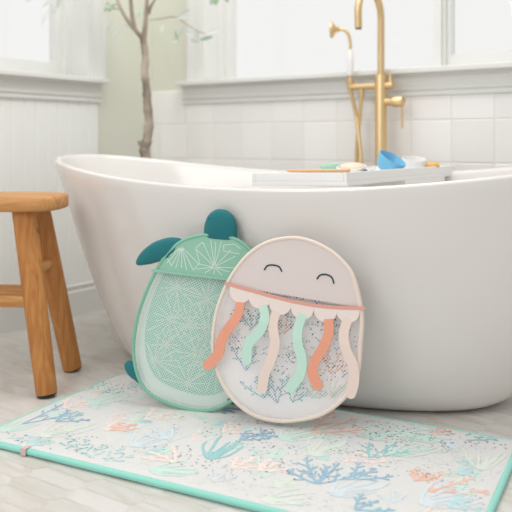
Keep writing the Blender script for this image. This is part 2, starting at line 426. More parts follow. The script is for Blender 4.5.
# ------------------------------------------------------------------ printed motifs (flat shapes of the fabric print)
class Print:
    def __init__(s, bm, put, seed, inside=None): s.bm, s.put, s.r, s.inside = bm, put, random.Random(seed), inside
    def strip(s, P, w, mi):
        n = len(P); Lf, Rt = [], []
        if s.inside and not all(s.inside(*p) for p in (P[0], P[-1], P[n//2])): return
        for i in range(n):
            a, b = P[max(i-1, 0)], P[min(i+1, n-1)]
            dx, dy = b[0]-a[0], b[1]-a[1]; l = math.hypot(dx, dy) or 1
            ww = w[i] if isinstance(w, list) else w
            Lf.append(s.bm.verts.new(s.put(P[i][0]-dy/l*ww/2, P[i][1]+dx/l*ww/2))); Rt.append(s.bm.verts.new(s.put(P[i][0]+dy/l*ww/2, P[i][1]-dx/l*ww/2)))
        for i in range(n-1): s.bm.faces.new((Lf[i], Rt[i], Rt[i+1], Lf[i+1])).material_index = mi
    def dot(s, x, y, a, b, ang, mi):
        if s.inside and not s.inside(x, y): return
        c, q = math.cos(ang), math.sin(ang); v = []
        for k in range(8):
            u, w = a*math.cos(PI*k/4), b*math.sin(PI*k/4); v.append(s.bm.verts.new(s.put(x+u*c-w*q, y+u*q+w*c)))
        s.bm.faces.new(v).material_index = mi
    def stem(s, x, y, a, ln, w, bend, mi):
        P = [(x, y)]
        for i in range(6):
            x += math.cos(a)*ln/6; y += math.sin(a)*ln/6; a += bend/6; P.append((x, y))
        s.strip(P, w, mi); s.dot(x, y, w*.66, w*.66, a, mi); return P
    def coral(s, x, y, ang, size, mi, w=None, fan=(-.75, -.05, .65)):
        w = w or size*.05
        for f in fan:
            a = ang+f+s.r.uniform(-.12, .12); ln = size*s.r.uniform(.75, 1); b = -f*.5
            P = s.stem(x, y, a, ln, w, b, mi); sg = s.r.choice((-1, 1))
            for k in (2, 3, 4, 5):
                s.stem(P[k][0], P[k][1], a+b*k/6+sg*s.r.uniform(.7, 1.05), size*s.r.uniform(.14, .26)*(1.2-.1*k), w*.85, -sg*.4, mi); sg = -sg
    def kelp(s, x, y, ang, size, mi, n=7, spread=1.1, w=None):
        for k in range(n):
            f = (k/(n-1)-.5)*spread; ln = size*s.r.uniform(.65, 1); P = []; cx, cy, a = x, y, ang+f*1.6
            for i in range(9):
                P.append((cx, cy)); cx += math.cos(a)*ln/8; cy += math.sin(a)*ln/8; a -= f*.22 - .12*math.sin(i*.9+k)
            ww = w or size*.06; s.strip(P, [ww*.5]+[ww]*7+[ww*.35], mi)
    def speck(s, x, y, rad, n, mi, sz=.0024):
        for _ in range(n):
            a, r = s.r.uniform(0, 2*PI), rad*math.sqrt(s.r.random()); s.dot(x+r*math.cos(a)*1.5, y+r*math.sin(a)*.8, sz*s.r.uniform(.7, 1.5), sz*.6, s.r.uniform(-.5, .5), mi)

PC = ['#dad9d7', '#98bccf', '#98cbcc', '#efbfab', '#cbe4db', '#dbe3d8', '#5f7a8f', '#d5dfe5', '#f3e0d8', '#bddcdd']
M_pr = [fabric('rug_ground', PC[0])] + [fabric('rug_ink_%s' % n, c) for n, c in zip(('blue', 'teal', 'salmon', 'mint', 'sage', 'navy', 'mist', 'blush', 'aqua'), PC[1:])]
# ------------------------------------------------------------------ bath mat
RT = -.4747; ex = Vector((math.cos(RT), math.sin(RT), 0)); ey = Vector((-math.sin(RT), math.cos(RT), 0))
S0, S1, U0, U1 = -1.392, -.272, 1.297, 1.838
RC = ex*(S0+S1)/2 + ey*(U0+U1)/2; RHX, RHY, RZ = (S1-S0)/2, (U1-U0)/2, .0185
rug = thing('bath_mat', 'pale sea coral print bath mat with mint piped edge on marble floor', 'bath mat', RC, (0, 0, RT))
def rugz(x, y):
    d = min(RHX-abs(x), RHY-abs(y)); e = min(1, max(0, d/.02))
    return RZ - .0035*(1-e)**2 + .0010*math.sin(x*9+1)*math.sin(y*13) * e
def rugclamp(x, y):
    R = .03; ax, ay = abs(x), abs(y)
    if ax > RHX-R and ay > RHY-R:
        dx, dy = ax-(RHX-R), ay-(RHY-R); l = math.hypot(dx, dy)
        if l > R: ax, ay = RHX-R+dx*R/l, RHY-R+dy*R/l
    return math.copysign(ax, x), math.copysign(ay, y)
bm = bmesh.new(); NX, NY = 90, 50; G = []
def edge_grid(h, n): return [h*math.copysign(1-(1-abs(t))**1.25, t) for t in (2*i/n-1 for i in range(n+1))]
gx, gy = edge_grid(RHX, NX), edge_grid(RHY, NY)
for x in gx:
    G.append([])
    for y in gy:
        a, b = rugclamp(x, y); G[-1].append(bm.verts.new((a, b, rugz(x, y))))
for i in range(NX):
    for j in range(NY): bm.faces.new((G[i][j], G[i+1][j], G[i+1][j+1], G[i][j+1]))
rim = [G[i][0] for i in range(NX)] + [G[NX][j] for j in range(NY)] + [G[i][NY] for i in range(NX, 0, -1)] + [G[0][j] for j in range(NY, 0, -1)]
lowv = [bm.verts.new((v.co.x, v.co.y, .001)) for v in rim]
for k in range(len(rim)): bm.faces.new((rim[k], rim[(k+1) % len(rim)], lowv[(k+1) % len(rim)], lowv[k]))
bm.faces.new(lowv)
bmesh.ops.recalc_face_normals(bm, faces=bm.faces)
def rp(px, py):
    p = on_plane(px, py, Vector((0, 0, RZ)), Vector((0, 0, 1))) - RC; return p.dot(ex), p.dot(ey)
ZL = [0]
def rput(x, y): return (x, y, rugz(x, y)+.00025+ZL[0])
pr = Print(bm, rput, 11, lambda x, y: abs(x) < RHX-.006 and abs(y) < RHY-.006)
def motif(kind, b, t, mi, **k):
    x0, y0 = rp(*b); x1, y1 = rp(*t); ang = math.atan2(y1-y0, x1-x0); sz = math.hypot(x1-x0, y1-y0)
    ZL[0] += .000004
    getattr(pr, kind)(x0, y0, ang, sz, mi, **k)
mot = [
 ('kelp', (40, 437), (96, 420), 5), ('coral', (105, 431), (136, 421), 8), ('coral', (64, 408), (86, 399), 8), ('kelp', (0, 432), (35, 420), 4),
 ('kelp', (130, 447), (180, 428), 7), ('kelp', (90, 405), (130, 386), 4), ('coral', (30, 445), (52, 437), 9), ('kelp', (150, 470), (205, 470), 4),
 ('coral', (145, 420), (175, 410), 8), ('coral', (175, 462), (150, 450), 8), ('kelp', (190, 485), (250, 480), 5), ('coral', (222, 432), (250, 424), 8),
 ('coral', (232, 468), (256, 458), 8), ('kelp', (280, 440), (330, 425), 4), ('kelp', (312, 456), (345, 437), 5), ('kelp', (330, 495), (390, 480), 7),
 ('kelp', (390, 455), (440, 440), 4), ('coral', (385, 462), (352, 452), 8), ('coral', (258, 470), (285, 462), 8), ('kelp', (262, 500), (320, 500), 5),
 ('coral', (430, 492), (470, 478), 3), ('coral', (430, 432), (452, 430), 3), ('kelp', (400, 434), (458, 441), 4), ('kelp', (420, 505), (480, 490), 7),
 ('kelp', (480, 470), (497, 450), 5), ('kelp', (370, 440), (405, 424), 4),
 ('coral', (22, 424), (62, 404), 1), ('coral', (56, 422), (88, 411), 1), ('coral', (66, 455), (96, 438), 2), ('coral', (92, 463), (126, 446), 9),
 ('coral', (20, 450), (8, 436), 9), ('coral', (110, 431), (136, 424), 3), ('kelp', (208, 459), (240, 436), 2), ('coral', (240, 440), (262, 431), 1),
 ('coral', (312, 433), (356, 418), 3), ('coral', (318, 484), (344, 458), 1), ('coral', (316, 484), (304, 464), 1), ('coral', (355, 480), (382, 466), 1),
 ('coral', (370, 458), (390, 442), 2), ('coral', (355, 510), (384, 500), 1), ('coral', (466, 440), (490, 431), 2), ('coral', (258, 436), (276, 431), 1),
 ('coral', (415, 481), (428, 470), 3), ('coral', (448, 508), (475, 500), 9), ('coral', (170, 440), (150, 428), 7), ('coral', (225, 408), (236, 414), 1),
]
rm = random.Random(21)
for _ in range(75):
    x, y = rm.uniform(-RHX, RHX), rm.uniform(-RHY, RHY); ZL[0] += .000003; a = rm.uniform(.2, 2.6)
    if rm.random() < .6: pr.coral(x, y, a, rm.uniform(.035, .07), rm.choice((4, 5, 7, 8, 9, 8, 4)), w=.0042)
    else: pr.kelp(x, y, a, rm.uniform(.05, .08), rm.choice((4, 5, 7, 9)), n=5, w=.005)
for _ in range(34):
    ZL[0] += .000002; pr.speck(rm.uniform(-RHX, RHX), rm.uniform(-RHY, RHY), .05, 26, rm.choice((6, 9, 5, 7, 1)), .002)
for k, b, t, mi in mot:
    if k == 'coral': motif(k, b, t, mi, w=.0056 if mi in (1, 2, 3) else .0065)
    else: motif(k, b, t, mi, w=.0065)
rr = random.Random(3)
for px, py, n, mi in ((100, 395, 60, 2), (120, 388, 60, 6), (95, 388, 30, 6), (100, 447, 14, 6), (200, 425, 16, 6), (240, 438, 14, 6), (265, 425, 30, 6), (150, 410, 40, 5), (385, 430, 60, 6),
        (360, 425, 50, 5), (410, 440, 50, 6), (460, 450, 40, 9), (440, 455, 60, 5), (275, 455, 20, 9), (300, 470, 15, 6), (470, 440, 30, 6), (340, 445, 30, 6), (180, 455, 20, 6), (20, 440, 20, 6), (60, 440, 20, 9), (420, 465, 50, 5), (350, 455, 40, 7), (130, 455, 25, 4), (480, 470, 30, 7), (230, 490, 40, 5), (310, 500, 40, 7)):
    ZL[0] += .000003; x, y = rp(px, py); pr.speck(x, y, .065, n, mi)
obj('printed_pad', bm, M_pr, rug, recalc=False)
M_pipe = fabric('mint_piping', '#94d8ca')
bm = bmesh.new(); P = []
R = .034; hx, hy = RHX+.004, RHY+.004
for qx, qy, a0 in ((1, 1, 0), (-1, 1, 90), (-1, -1, 180), (1, -1, 270)):
    for k in range(7):
        a = math.radians(a0+15*k); P.append((qx*(hx-R)+R*math.cos(a), qy*(hy-R)+R*math.sin(a), .0085))
P2 = []
for i in range(len(P)):
    a, b = Vector(P[i]), Vector(P[(i+1) % len(P)]); n = max(1, int((b-a).length/.03))
    for k in range(n):
        p = a.lerp(b, k/n); p.z += .0006*math.sin(p.x*31)*math.cos(p.y*27); P2.append(p)
tube(bm, P2, .0072, 12, closed=True); obj('piping', bm, M_pipe, rug)
bm = bmesh.new(); x, y = rp(18, 450)
bbox(bm, x-.004, x+.010, -RHY-.0135, -RHY+.006, .0165, .0178); bbox(bm, x-.004, x+.010, -RHY-.0145, -RHY-.0130, .002, .0180)
obj('care_tag', bm, fabric('blush_tag', '#d8b9b5'), rug, smooth=False)['label'] = 'small blush care tag'

# ------------------------------------------------------------------ the two mesh bags
class Bag:
    def __init__(s, px, py, zc, yaw, lean):
        s.O = on_plane(px, py, Vector((0, 0, zc)), Vector((0, 0, 1)))
        ux = Vector((math.cos(yaw), math.sin(yaw), 0)); ub = Vector((-math.sin(yaw), math.cos(yaw), 0)); uz = Vector((0, 0, 1))
        s.ux = ux; s.uw = uz*math.cos(lean)+ub*math.sin(lean); s.nb = ub*math.cos(lean)-uz*math.sin(lean)
        s.rot = Matrix((s.ux, s.nb, s.uw)).transposed().to_euler()
    def p(s, px, py):
        d = on_plane(px, py, s.O, s.nb)-s.O; return (d.dot(s.ux), d.dot(s.uw))
def inside_poly(P):
    def f(x, y):
        c = False; n = len(P)
        for i in range(n):
            x1, y1 = P[i]; x2, y2 = P[i-1]
            if (y1 > y) != (y2 > y) and x < (x2-x1)*(y-y1)/(y2-y1)+x1: c = not c
        return c
    return f
def slab(bm, P, y0, y1, mi=0):
    """closed outline P (x,z) given a little thickness in y"""
    a = [bm.verts.new((x, y0, z)) for x, z in P]; b = [bm.verts.new((x, y1, z)) for x, z in P]
    bm.faces.new(a).material_index = mi; bm.faces.new(b[::-1]).material_index = mi
    for i in range(len(P)): bm.faces.new((a[i], b[i], b[(i+1) % len(P)], a[(i+1) % len(P)])).material_index = mi
def clip(P, keep):
    """keep(x,z) > 0 half of polygon"""
    out = []
    for i in range(len(P)):
        a, b = P[i-1], P[i]; ka, kb = keep(*a), keep(*b)
        if (ka > 0) != (kb > 0):
            t = ka/(ka-kb); out.append((a[0]+(b[0]-a[0])*t, a[1]+(b[1]-a[1])*t))
        if kb > 0: out.append(b)
    return out
def ribbon(bm, P, w, y, th, n=6):
    Q = [(v.x, v.y) for v in catmull([(a, b, 0) for a, b in P], False, n)]
    N = len(Q); Lf, Rt = [], []
    ws = w if callable(w) else (lambda t: w)
    for i in range(N):
        a, b = Q[max(i-1, 0)], Q[min(i+1, N-1)]; dx, dz = b[0]-a[0], b[1]-a[1]; l = math.hypot(dx, dz)
        ww = ws(i/(N-1)); Lf.append((Q[i][0]-dz/l*ww/2, Q[i][1]+dx/l*ww/2)); Rt.append((Q[i][0]+dz/l*ww/2, Q[i][1]-dx/l*ww/2))
    a, b = Q[-2], Q[-1]; ang = math.atan2(b[1]-a[1], b[0]-a[0]); r = ws(1)/2
    cap = [(b[0]+r*math.cos(ang+PI/2-PI*k/8), b[1]+r*math.sin(ang+PI/2-PI*k/8)) for k in range(1, 8)]
    yy = y if callable(y) else (lambda t: y)
    poly = Lf+cap+Rt[::-1]
    # faces as quads front and back plus the cap
    F1 = [bm.verts.new((x, yy(i/(N-1)), z)) for i, (x, z) in enumerate(Lf)]; F2 = [bm.verts.new((x, yy(i/(N-1)), z)) for i, (x, z) in enumerate(Rt)]
    K1 = [bm.verts.new((x, yy(i/(N-1))+th, z)) for i, (x, z) in enumerate(Lf)]; K2 = [bm.verts.new((x, yy(i/(N-1))+th, z)) for i, (x, z) in enumerate(Rt)]
    cf = [bm.verts.new((x, yy(1), z)) for x, z in cap]; ck = [bm.verts.new((x, yy(1)+th, z)) for x, z in cap]
    for i in range(N-1):
        bm.faces.new((F1[i], F2[i], F2[i+1], F1[i+1])); bm.faces.new((K1[i], K1[i+1], K2[i+1], K2[i]))
        bm.faces.new((F1[i], F1[i+1], K1[i+1], K1[i])); bm.faces.new((F2[i], K2[i], K2[i+1], F2[i+1]))
    bm.faces.new([F1[-1]]+cf+[F2[-1]]); bm.faces.new(([K1[-1]]+ck+[K2[-1]])[::-1])
    f = [F1[-1]]+cf+[F2[-1]]; k = [K1[-1]]+ck+[K2[-1]]
    for i in range(len(f)-1): bm.faces.new((f[i], f[i+1], k[i+1], k[i]))
    bm.faces.new((F1[0], K1[0], K2[0], F2[0]))
def pillow(bm, P, y, T, rings=9):
    cx = sum(p[0] for p in P)/len(P); cz = sum(p[1] for p in P)/len(P); prev = None
    edge = [bm.verts.new((x, y, z)) for x, z in P]
    for sg in (-1, 1):
        prev = edge
        for r in range(1, rings):
            t = 1-r/rings; h = sg*T*math.sqrt(1-t*t)**.9
            cur = [bm.verts.new((cx+(x-cx)*t, y+h, cz+(z-cz)*t)) for x, z in P]
            for k in range(len(P)): bm.faces.new((prev[k], prev[(k+1) % len(P)], cur[(k+1) % len(P)], cur[k]))
            prev = cur
        c = bm.verts.new((cx, y+sg*T, cz))
        for k in range(len(P)): bm.faces.new((prev[k], prev[(k+1) % len(P)], c))
def gusset(bm, Pf, Pb, yf, yb):
    a = [bm.verts.new((x, yf, z)) for x, z in Pf]; b = [bm.verts.new((x, yb, z)) for x, z in Pb]
    for i in range(len(Pf)): bm.faces.new((a[i], a[(i+1) % len(Pf)], b[(i+1) % len(Pf)], b[i]))
def scaled(P, s, dx=0, dz=0):
    cx = sum(p[0] for p in P)/len(P); cz = sum(p[1] for p in P)/len(P)
    return [(cx+(x-cx)*s+dx, cz+(z-cz)*s+dz) for x, z in P]
RUGTOP = RZ+.002
# ---- jellyfish bag (front one)
J = Bag(283, 425.5, RUGTOP+.006, math.radians(-17), math.radians(4.0))
jelly = thing('jellyfish_toy_bag', 'pale pink jellyfish shaped mesh bath toy bag with smiling eyes and wavy felt tentacles', 'toy bag', J.O, J.rot)
jo = [(288, 238), (305, 239.5), (322, 246), (337, 256), (350, 271), (357, 291), (361.5, 318), (360, 345), (357, 374), (345, 397), (322, 414), (298, 420), (278, 421), (256, 416), (238, 404), (225, 388), (216.5, 368), (213, 345), (215, 320), (221, 298), (231, 277), (247, 256), (266, 243)]
JP = [(v.x, v.y) for v in catmull([(*J.p(*q), 0) for q in jo], True, 5)]
M_pink = fabric('pale_pink_canvas', '#dfd3d0'); M_cream = fabric('cream_binding', '#ecdccf')
M_coral = fabric('coral_felt', '#eba287'); M_mint = fabric('mint_felt', '#c4e4d5'); M_blush = fabric('blush_felt', '#ecd7cc'); M_teal = fabric('deep_teal_thread', '#163f4a')
M_band = fabric('coral_binding', '#e0a496'); M_net = glow(net('white_net', '#fefcfc', .0058, -.12, 45), .62); M_scal = fabric('blush_scallop', '#efdfd8')
DB = .022
JB = scaled(JP, .985, .002, -.002)
zf = min(z for x, z in JB)
# pocket line: z as a function of x
pl = [J.p(*q) for q in ((226, 283), (254, 291), (291, 300.5), (327, 306.5), (364, 308))]
def curve(pl):
    def f(x):
        for (x0, z0_), (x1, z1_) in zip(pl, pl[1:]):
            if x <= x1: break
        return z0_+(z1_-z0_)*(x-x0)/(x1-x0)
    return f
PLf = [(v.x, v.y) for v in catmull([(a, b, 0) for a, b in pl], False, 8)]
pz = curve(PLf)
ul = [J.p(226, 285), J.p(254, 290), J.p(291, 298.5), J.p(327, 305), J.p(366, 308)]; uz_ = curve(ul)
JR = scaled(JP, .985)
bm = bmesh.new(); slab(bm, clip(JR, lambda x, z: z-uz_(x)), -.001, .002); obj('face_panel', bm, M_pink, jelly, smooth=False)
face = jelly.children[0]
for a, b, c in (((264.5, 270), (273, 265), (282, 271.5)), ((317, 279), (326.5, 274.5), (334, 283.5))):
    pts = [J.p(*a), J.p((a[0]+b[0])/2-1.3, (a[1]+b[1])/2-1.7), J.p(*b), J.p((c[0]+b[0])/2+1.6, (c[1]+b[1])/2-1.6), J.p(*c)]
    bm = bmesh.new(); tube(bm, [(v.x, -.0015, v.y) for v in catmull([(x, z, 0) for x, z in pts], False, 5)], .0019, 8); obj('stitched_eye', bm, M_teal, face)
bm = bmesh.new(); tube(bm, [(x, 0, z) for x, z in JP], .0048, 10, closed=True); obj('front_binding', bm, M_cream, jelly)
bm = bmesh.new(); tube(bm, [(x, DB+.002, z) for x, z in JB], .0036, 10, closed=True); obj('back_binding', bm, M_cream, jelly)
bm = bmesh.new(); gusset(bm, scaled(JP, .995), JB, .001, DB-.001); obj('side_gusset', bm, glow(fabric('white_gusset', '#f4f0ee'), .5), jelly)
# printed back panel
bm = bmesh.new(); JK = scaled(JB, 1.0); slab(bm, JK, DB-.002, DB, 0); bmesh.ops.recalc_face_normals(bm, faces=bm.faces)
ins = inside_poly(scaled(JK, .96)); yl = [0]
def jput(x, z): return (x, DB-.0024-yl[0], z)
pj = Print(bm, jput, 5, ins)
for kind, b, t, mi in (('coral', (244, 372), (240, 345), 1), ('coral', (262, 400), (250, 372), 2), ('coral', (275, 405), (268, 375), 1), ('coral', (290, 404), (300, 380), 2),
        ('coral', (282, 335), (285, 315), 3), ('coral', (328, 375), (338, 350), 3), ('coral', (250, 330), (245, 310), 2), ('coral', (310, 400), (322, 385), 4),
        ('kelp', (340, 345), (345, 320), 4), ('coral', (232, 345), (228, 325), 7), ('coral', (295, 360), (288, 340), 7), ('kelp', (330, 400), (345, 380), 5)):
    x0, y0 = J.p(*b); x1, y1 = J.p(*t); yl[0] += .000004
    getattr(pj, kind)(x0, y0, math.atan2(y1-y0, x1-x0), math.hypot(x1-x0, y1-y0), mi, w=.0042)
for px, py, n, mi, rad in ((245, 318, 40, 6, .03), (265, 330, 30, 6, .03), (290, 320, 40, 6, .03), (310, 325, 50, 6, .035), (335, 328, 40, 6, .03), (345, 345, 30, 1, .03), (310, 350, 50, 1, .04), (285, 365, 40, 6, .035),
        (255, 355, 30, 1, .03), (325, 370, 40, 6, .035), (240, 345, 25, 6, .025), (262, 295, 30, 6, .02), (290, 299, 30, 6, .02), (320, 303, 30, 6, .02), (305, 385, 30, 1, .03)):
    x, z = J.p(px, py); yl[0] += .000003; pj.speck(x, z, rad, n, mi, .0026)
obj('printed_back', bm, [fabric('white_print_ground', '#fbf8f8')]+M_pr[1:], jelly, smooth=False, recalc=False)['label'] = 'coral print back panel seen through the net'
# net pocket, bulging a little
def netpanel(bm, P, y, bulge, nx=26, nz=26):
    xs = [p[0] for p in P]; x0, x1 = min(xs)+1e-4, max(xs)-1e-4; rows = []
    def span(x):
        zs = []
        for i in range(len(P)):
            (xa, za), (xb, zb) = P[i-1], P[i]
            if (xa > x) != (xb > x): zs.append(za+(zb-za)*(x-xa)/(xb-xa))
        return min(zs), max(zs)
    for i in range(nx+1):
        u = .5-.5*math.cos(PI*i/nx); x = x0+(x1-x0)*u; a, b = span(x); col = []
        for j in range(nz+1):
            w = j/nz; col.append(bm.verts.new((x, y-bulge*(math.sin(PI*u)*math.sin(PI*min(1, w*1.0))**.7), a+(b-a)*w)))
        rows.append(col)
    for i in range(nx):
        for j in range(nz): bm.faces.new((rows[i][j], rows[i+1][j], rows[i+1][j+1], rows[i][j+1]))
bm = bmesh.new(); netpanel(bm, clip(JR, lambda x, z: pz(x)-z), -.001, .006); obj('mesh_pocket', bm, M_net, jelly)
bm = bmesh.new(); xa = [p for p in PLf if True]
ribbon(bm, [p for p in PLf[::3]]+[PLf[-1]], .0082, -.0075, .003, 3); obj('pocket_binding', bm, M_band, jelly, smooth=False)
bm = bmesh.new()
for (px, py, r) in ((241.5, 291, 11), (260.5, 297, 11), (281, 303, 11.2), (303, 307.5, 11.5), (326, 310, 11.5), (348.5, 311, 11.5)):
    x, z = J.p(px, py); rr_ = abs(J.p(px+r, py)[0]-x); P = []
    for k in range(13):
        a = PI+PI*k/12; P.append((x+rr_*math.cos(a), z-.001+rr_*.95*math.sin(a)))
    xs = [x+rr_*(1-2*k/6) for k in range(7)]
    P += [(q, min(pz(q), pz(x)+.02)) for q in xs]
    slab(bm, P, -.0068-.0002*(px % 3), -.0042)
obj('scalloped_trim', bm, M_scal, jelly, smooth=False)
for col, pts in ((M_coral, ((241.5, 298), (239, 314), (229, 329), (222.5, 341), (220, 353), (209.5, 364))),
        (M_mint, ((262, 302), (266, 317), (260.5, 331), (250, 343), (248, 359))),
        (M_blush, ((279, 307), (274, 323), (276.5, 342), (272.5, 358), (266, 373), (263.5, 387))),
        (M_mint, ((305, 311), (299, 327), (299, 343), (303, 359), (300.5, 374), (292, 386))),
        (M_coral, ((328.5, 314), (329.5, 331), (324, 347), (315.5, 361), (314, 373), (318.5, 384))),
        (M_blush, ((350, 314), (344.5, 332), (347, 349), (354, 365), (354.5, 380), (351.5, 392)))):
    bm = bmesh.new(); ribbon(bm, [J.p(*q) for q in pts], lambda t: .0222+.003*t, lambda t: -.0058-.007*min(1, t*3), .0028)
    o = obj('tentacle', bm, col, jelly, smooth=False)
    o['label'] = {M_coral: 'coral felt tentacle', M_mint: 'mint felt tentacle', M_blush: 'blush felt tentacle'}[col]

# ---- turtle bag
K = Bag(205, 407, RUGTOP+.0095, math.radians(-14), math.radians(5))
turtle = thing('turtle_toy_bag', 'green turtle shaped mesh bath toy bag with dark teal head and flippers', 'toy bag', K.O, K.rot)
ko = [(217, 235), (229, 237), (242, 243), (254, 256), (261, 278), (263, 308), (258, 342), (249, 372), (238, 394), (225, 405), (208, 410.5), (190, 409.5), (168, 403), (148, 392), (137.5, 375), (133.5, 350), (136.5, 322), (143, 300), (153, 277), (165, 257), (180, 242.5), (198, 236)]
KP = [(v.x, v.y) for v in catmull([(*K.p(*q), 0) for q in ko], True, 5)]
M_tgreen = fabric('sea_green_canvas', '#94c4ae'); M_tline = fabric('white_print_line', '#dbeae0'); M_tbind = fabric('sea_green_binding', '#82bca3')
M_tnet = glow(net('pale_green_net', '#f1f8f5', .0056, -.25, 30), .5); M_plush = fabric('dark_teal_plush', '#1a7076')
M_tback = fabric('green_print_ground', '#a3d0c2')
line = curve([K.p(148, 270), K.p(246, 280)])
KR = scaled(KP, .985); DT = .020
def stars(bm, put, ins, S, w=.0019):
    pt = Print(bm, put, 1, None)
    for a, b in S:
        n = 6; seg = []
        for i in range(n+1):
            q = (a[0]+(b[0]-a[0])*i/n, a[1]+(b[1]-a[1])*i/n)
            if ins(*q): seg.append(q)
        if len(seg) > 1: pt.strip(seg, w, 1)
bm = bmesh.new(); up = clip(KR, lambda x, z: z-line(x)); slab(bm, up, -.002, .001); bmesh.ops.recalc_face_normals(bm, faces=bm.faces)
S = []
c1, c2 = (182, 246.5), (214.7, 267)
for e in ((172, 265.5), (167, 263), (176, 268), (182, 268), (187, 270), (193.5, 270), (199.5, 264.5), (162, 262)): S.append((c1, e))
for e in ((196, 248.5), (203, 242), (211, 240), (216, 242), (222, 241), (231, 250), (236, 256), (237, 268), (230, 272), (224, 277), (214, 278), (205, 273), (197, 269), (199, 264)): S.append((c2, e))
for a, b in (((196, 248), (200, 263)), ((200, 263), (194, 270)), ((203, 242), (196, 248)), ((224, 245), (235, 244)), ((224, 245), (224, 251)), ((224, 251), (240, 254)), ((167, 257), (172, 266)), ((235, 244), (241, 249))): S.append((a, b))
stars(bm, lambda x, z: (x, -.0026, z), inside_poly(scaled(up, .97)), [(K.p(*a), K.p(*b)) for a, b in S])
obj('shell_panel', bm, [M_tgreen, M_tline], turtle, smooth=False, recalc=False)
bm = bmesh.new(); tube(bm, [(x, 0, z) for x, z in KP], .0046, 10, closed=True); obj('front_binding', bm, M_tbind, turtle)
KB = scaled(KP, .975, .002, .001)
bm = bmesh.new(); tube(bm, [(x, DT+.0025, z) for x, z in KB], .003, 10, closed=True); obj('back_binding', bm, M_tbind, turtle)
bm = bmesh.new(); gusset(bm, scaled(KP, .995), KB, .001, DT-.001); obj('side_gusset', bm, glow(fabric('pale_gusset', '#f2f7f4'), .5), turtle)
bm = bmesh.new(); ribbon(bm, [(K.p(152, 270)[0], K.p(152, 270)[1]), K.p(180, 273.5), K.p(210, 277), K.p(247, 281)], .007, -.0055, .003, 4); obj('pocket_binding', bm, M_tgreen, turtle, smooth=False)
bm = bmesh.new(); KK = scaled(KB, 1.0); slab(bm, KK, DT-.002, DT, 0)
inner = scaled(KB, .92, .003, .010); slab(bm, inner, DT-.0024, DT-.0021, 2); bmesh.ops.recalc_face_normals(bm, faces=bm.faces)
S = []; rnd = random.Random(9)
for (x, y, n, R) in ((152, 362, 17, 30), (170, 320, 14, 26), (187, 325, 13, 24), (205, 330, 14, 26), (175, 288, 14, 24), (205, 300, 13, 25), (186, 385, 15, 26), (215, 365, 15, 28), (235, 310, 13, 24), (165, 345, 10, 18), (195, 355, 13, 22)):
    for k in range(n):
        a = 2*PI*k/n+rnd.uniform(-.15, .15); r = R*rnd.uniform(.7, 1.1); S.append(((x, y), (x+r*math.cos(a), y+r*math.sin(a))))
stars(bm, lambda x, z: (x, DT-.0034, z), inside_poly(scaled(inner, .97)), [(K.p(*a), K.p(*b)) for a, b in S], .0028)
obj('printed_back', bm, [fabric('white_back', '#e6eeea'), M_tline, M_tback], turtle, smooth=False, recalc=False)
bm = bmesh.new(); netpanel(bm, clip(KR, lambda x, z: line(x)-z), -.001, .006); obj('mesh_pocket', bm, M_tnet, turtle)
def plush(name, pts, y, T):
    P = [(v.x, v.y) for v in catmull([(*K.p(*q), 0) for q in pts], True, 5)]
    bm = bmesh.new(); pillow(bm, P, y, T); return obj(name, bm, M_plush, turtle)
hd = plush('head', [(202.8, 236), (203.3, 225), (207, 215.5), (213, 210.3), (219, 209), (226, 210.5), (232.4, 215.7), (235.8, 224.6), (236.2, 234), (234, 243), (219, 243), (206, 241)], .010, .019)
for a, b, c in (((208.5, 217.5), (211.5, 219.8), (214.5, 218)), ((224, 221.5), (227, 223.8), (230, 222))):
    bm = bmesh.new()
    def hz(px, py):
        x, z = K.p(px, py); return (x, -.0035, z)
    tube(bm, [hz(*a), hz(*b), hz(*c)], .0009, 6); obj('stitched_eye', bm, M_teal, hd)
plush('flipper', [(136, 265.5), (135, 260), (141, 251), (152, 242.5), (165, 238), (175, 237.6), (181, 240), (184, 246), (174, 260), (158, 262), (148, 264.5)], .010, .016)
plush('flipper', [(123, 366), (126.5, 361.5), (131, 361.5), (135.5, 366), (138.5, 377), (140, 385), (135, 382), (127, 375)], .008, .012)
plush('flipper', [(226, 400), (236, 398.5), (243, 402.5), (242.5, 406), (235, 406.5), (228, 405)], .014, .008)

# ------------------------------------------------------------------ tray over the tub
TA = math.radians(-56.2)                                  # long side leaves the near rim like this
near = Vector((.2235, 1.885, 0)); ld = Vector((.5793, .8151, 0)).normalized(); wd = Vector((-.8151, .5793, 0))
TLN, TWN = .72, .288
tray = thing('bath_tray', 'white rectangular bath tray lying across the bathtub rim', 'tray', near+ld*TLN/2+wd*TWN/2+Vector((0, 0, .5875)), (0, math.radians(-1.6), math.atan2(-wd.y, -wd.x)))
# local: +x toward the right-hand long side, +y away along the tub crossing
M_tray = mat('white_lacquer', '#f5f4f3', .35)
bm = bmesh.new(); hx, hy = TWN/2, TLN/2
bbox(bm, -hx, hx, -hy, hy, 0, .012); bev(bm, .003, 2); obj('base', bm, M_tray, tray, smooth=False)
for nm, q in (('side_wall', (hx-.010, hx, -hy, hy)), ('side_wall', (-hx, -hx+.010, -hy, hy)), ('end_wall', (-hx+.010, hx-.010, -hy, -hy+.010)), ('end_wall', (-hx+.010, hx-.010, hy-.010, hy))):
    bm = bmesh.new(); bbox(bm, *q, .0115, .034); bev(bm, .0025, 2); obj(nm, bm, M_tray, tray, smooth=False)
bm = bmesh.new(); bbox(bm, -hx+.002, hx-.001, -hy+.34, hy-.085, -.018, .002); bev(bm, .003, 2); obj('sunken_body', bm, M_tray, tray, smooth=False)
bpy.context.view_layer.update()
TM = tray.matrix_world.copy()
def on_tray(px, py, h):                    # point of the tray floor (height h above its base) seen at a pixel
    N = TM.to_3x3() @ Vector((0, 0, 1)); return on_plane(px, py, TM @ Vector((0, 0, h)), N)
TR = tray.rotation_euler
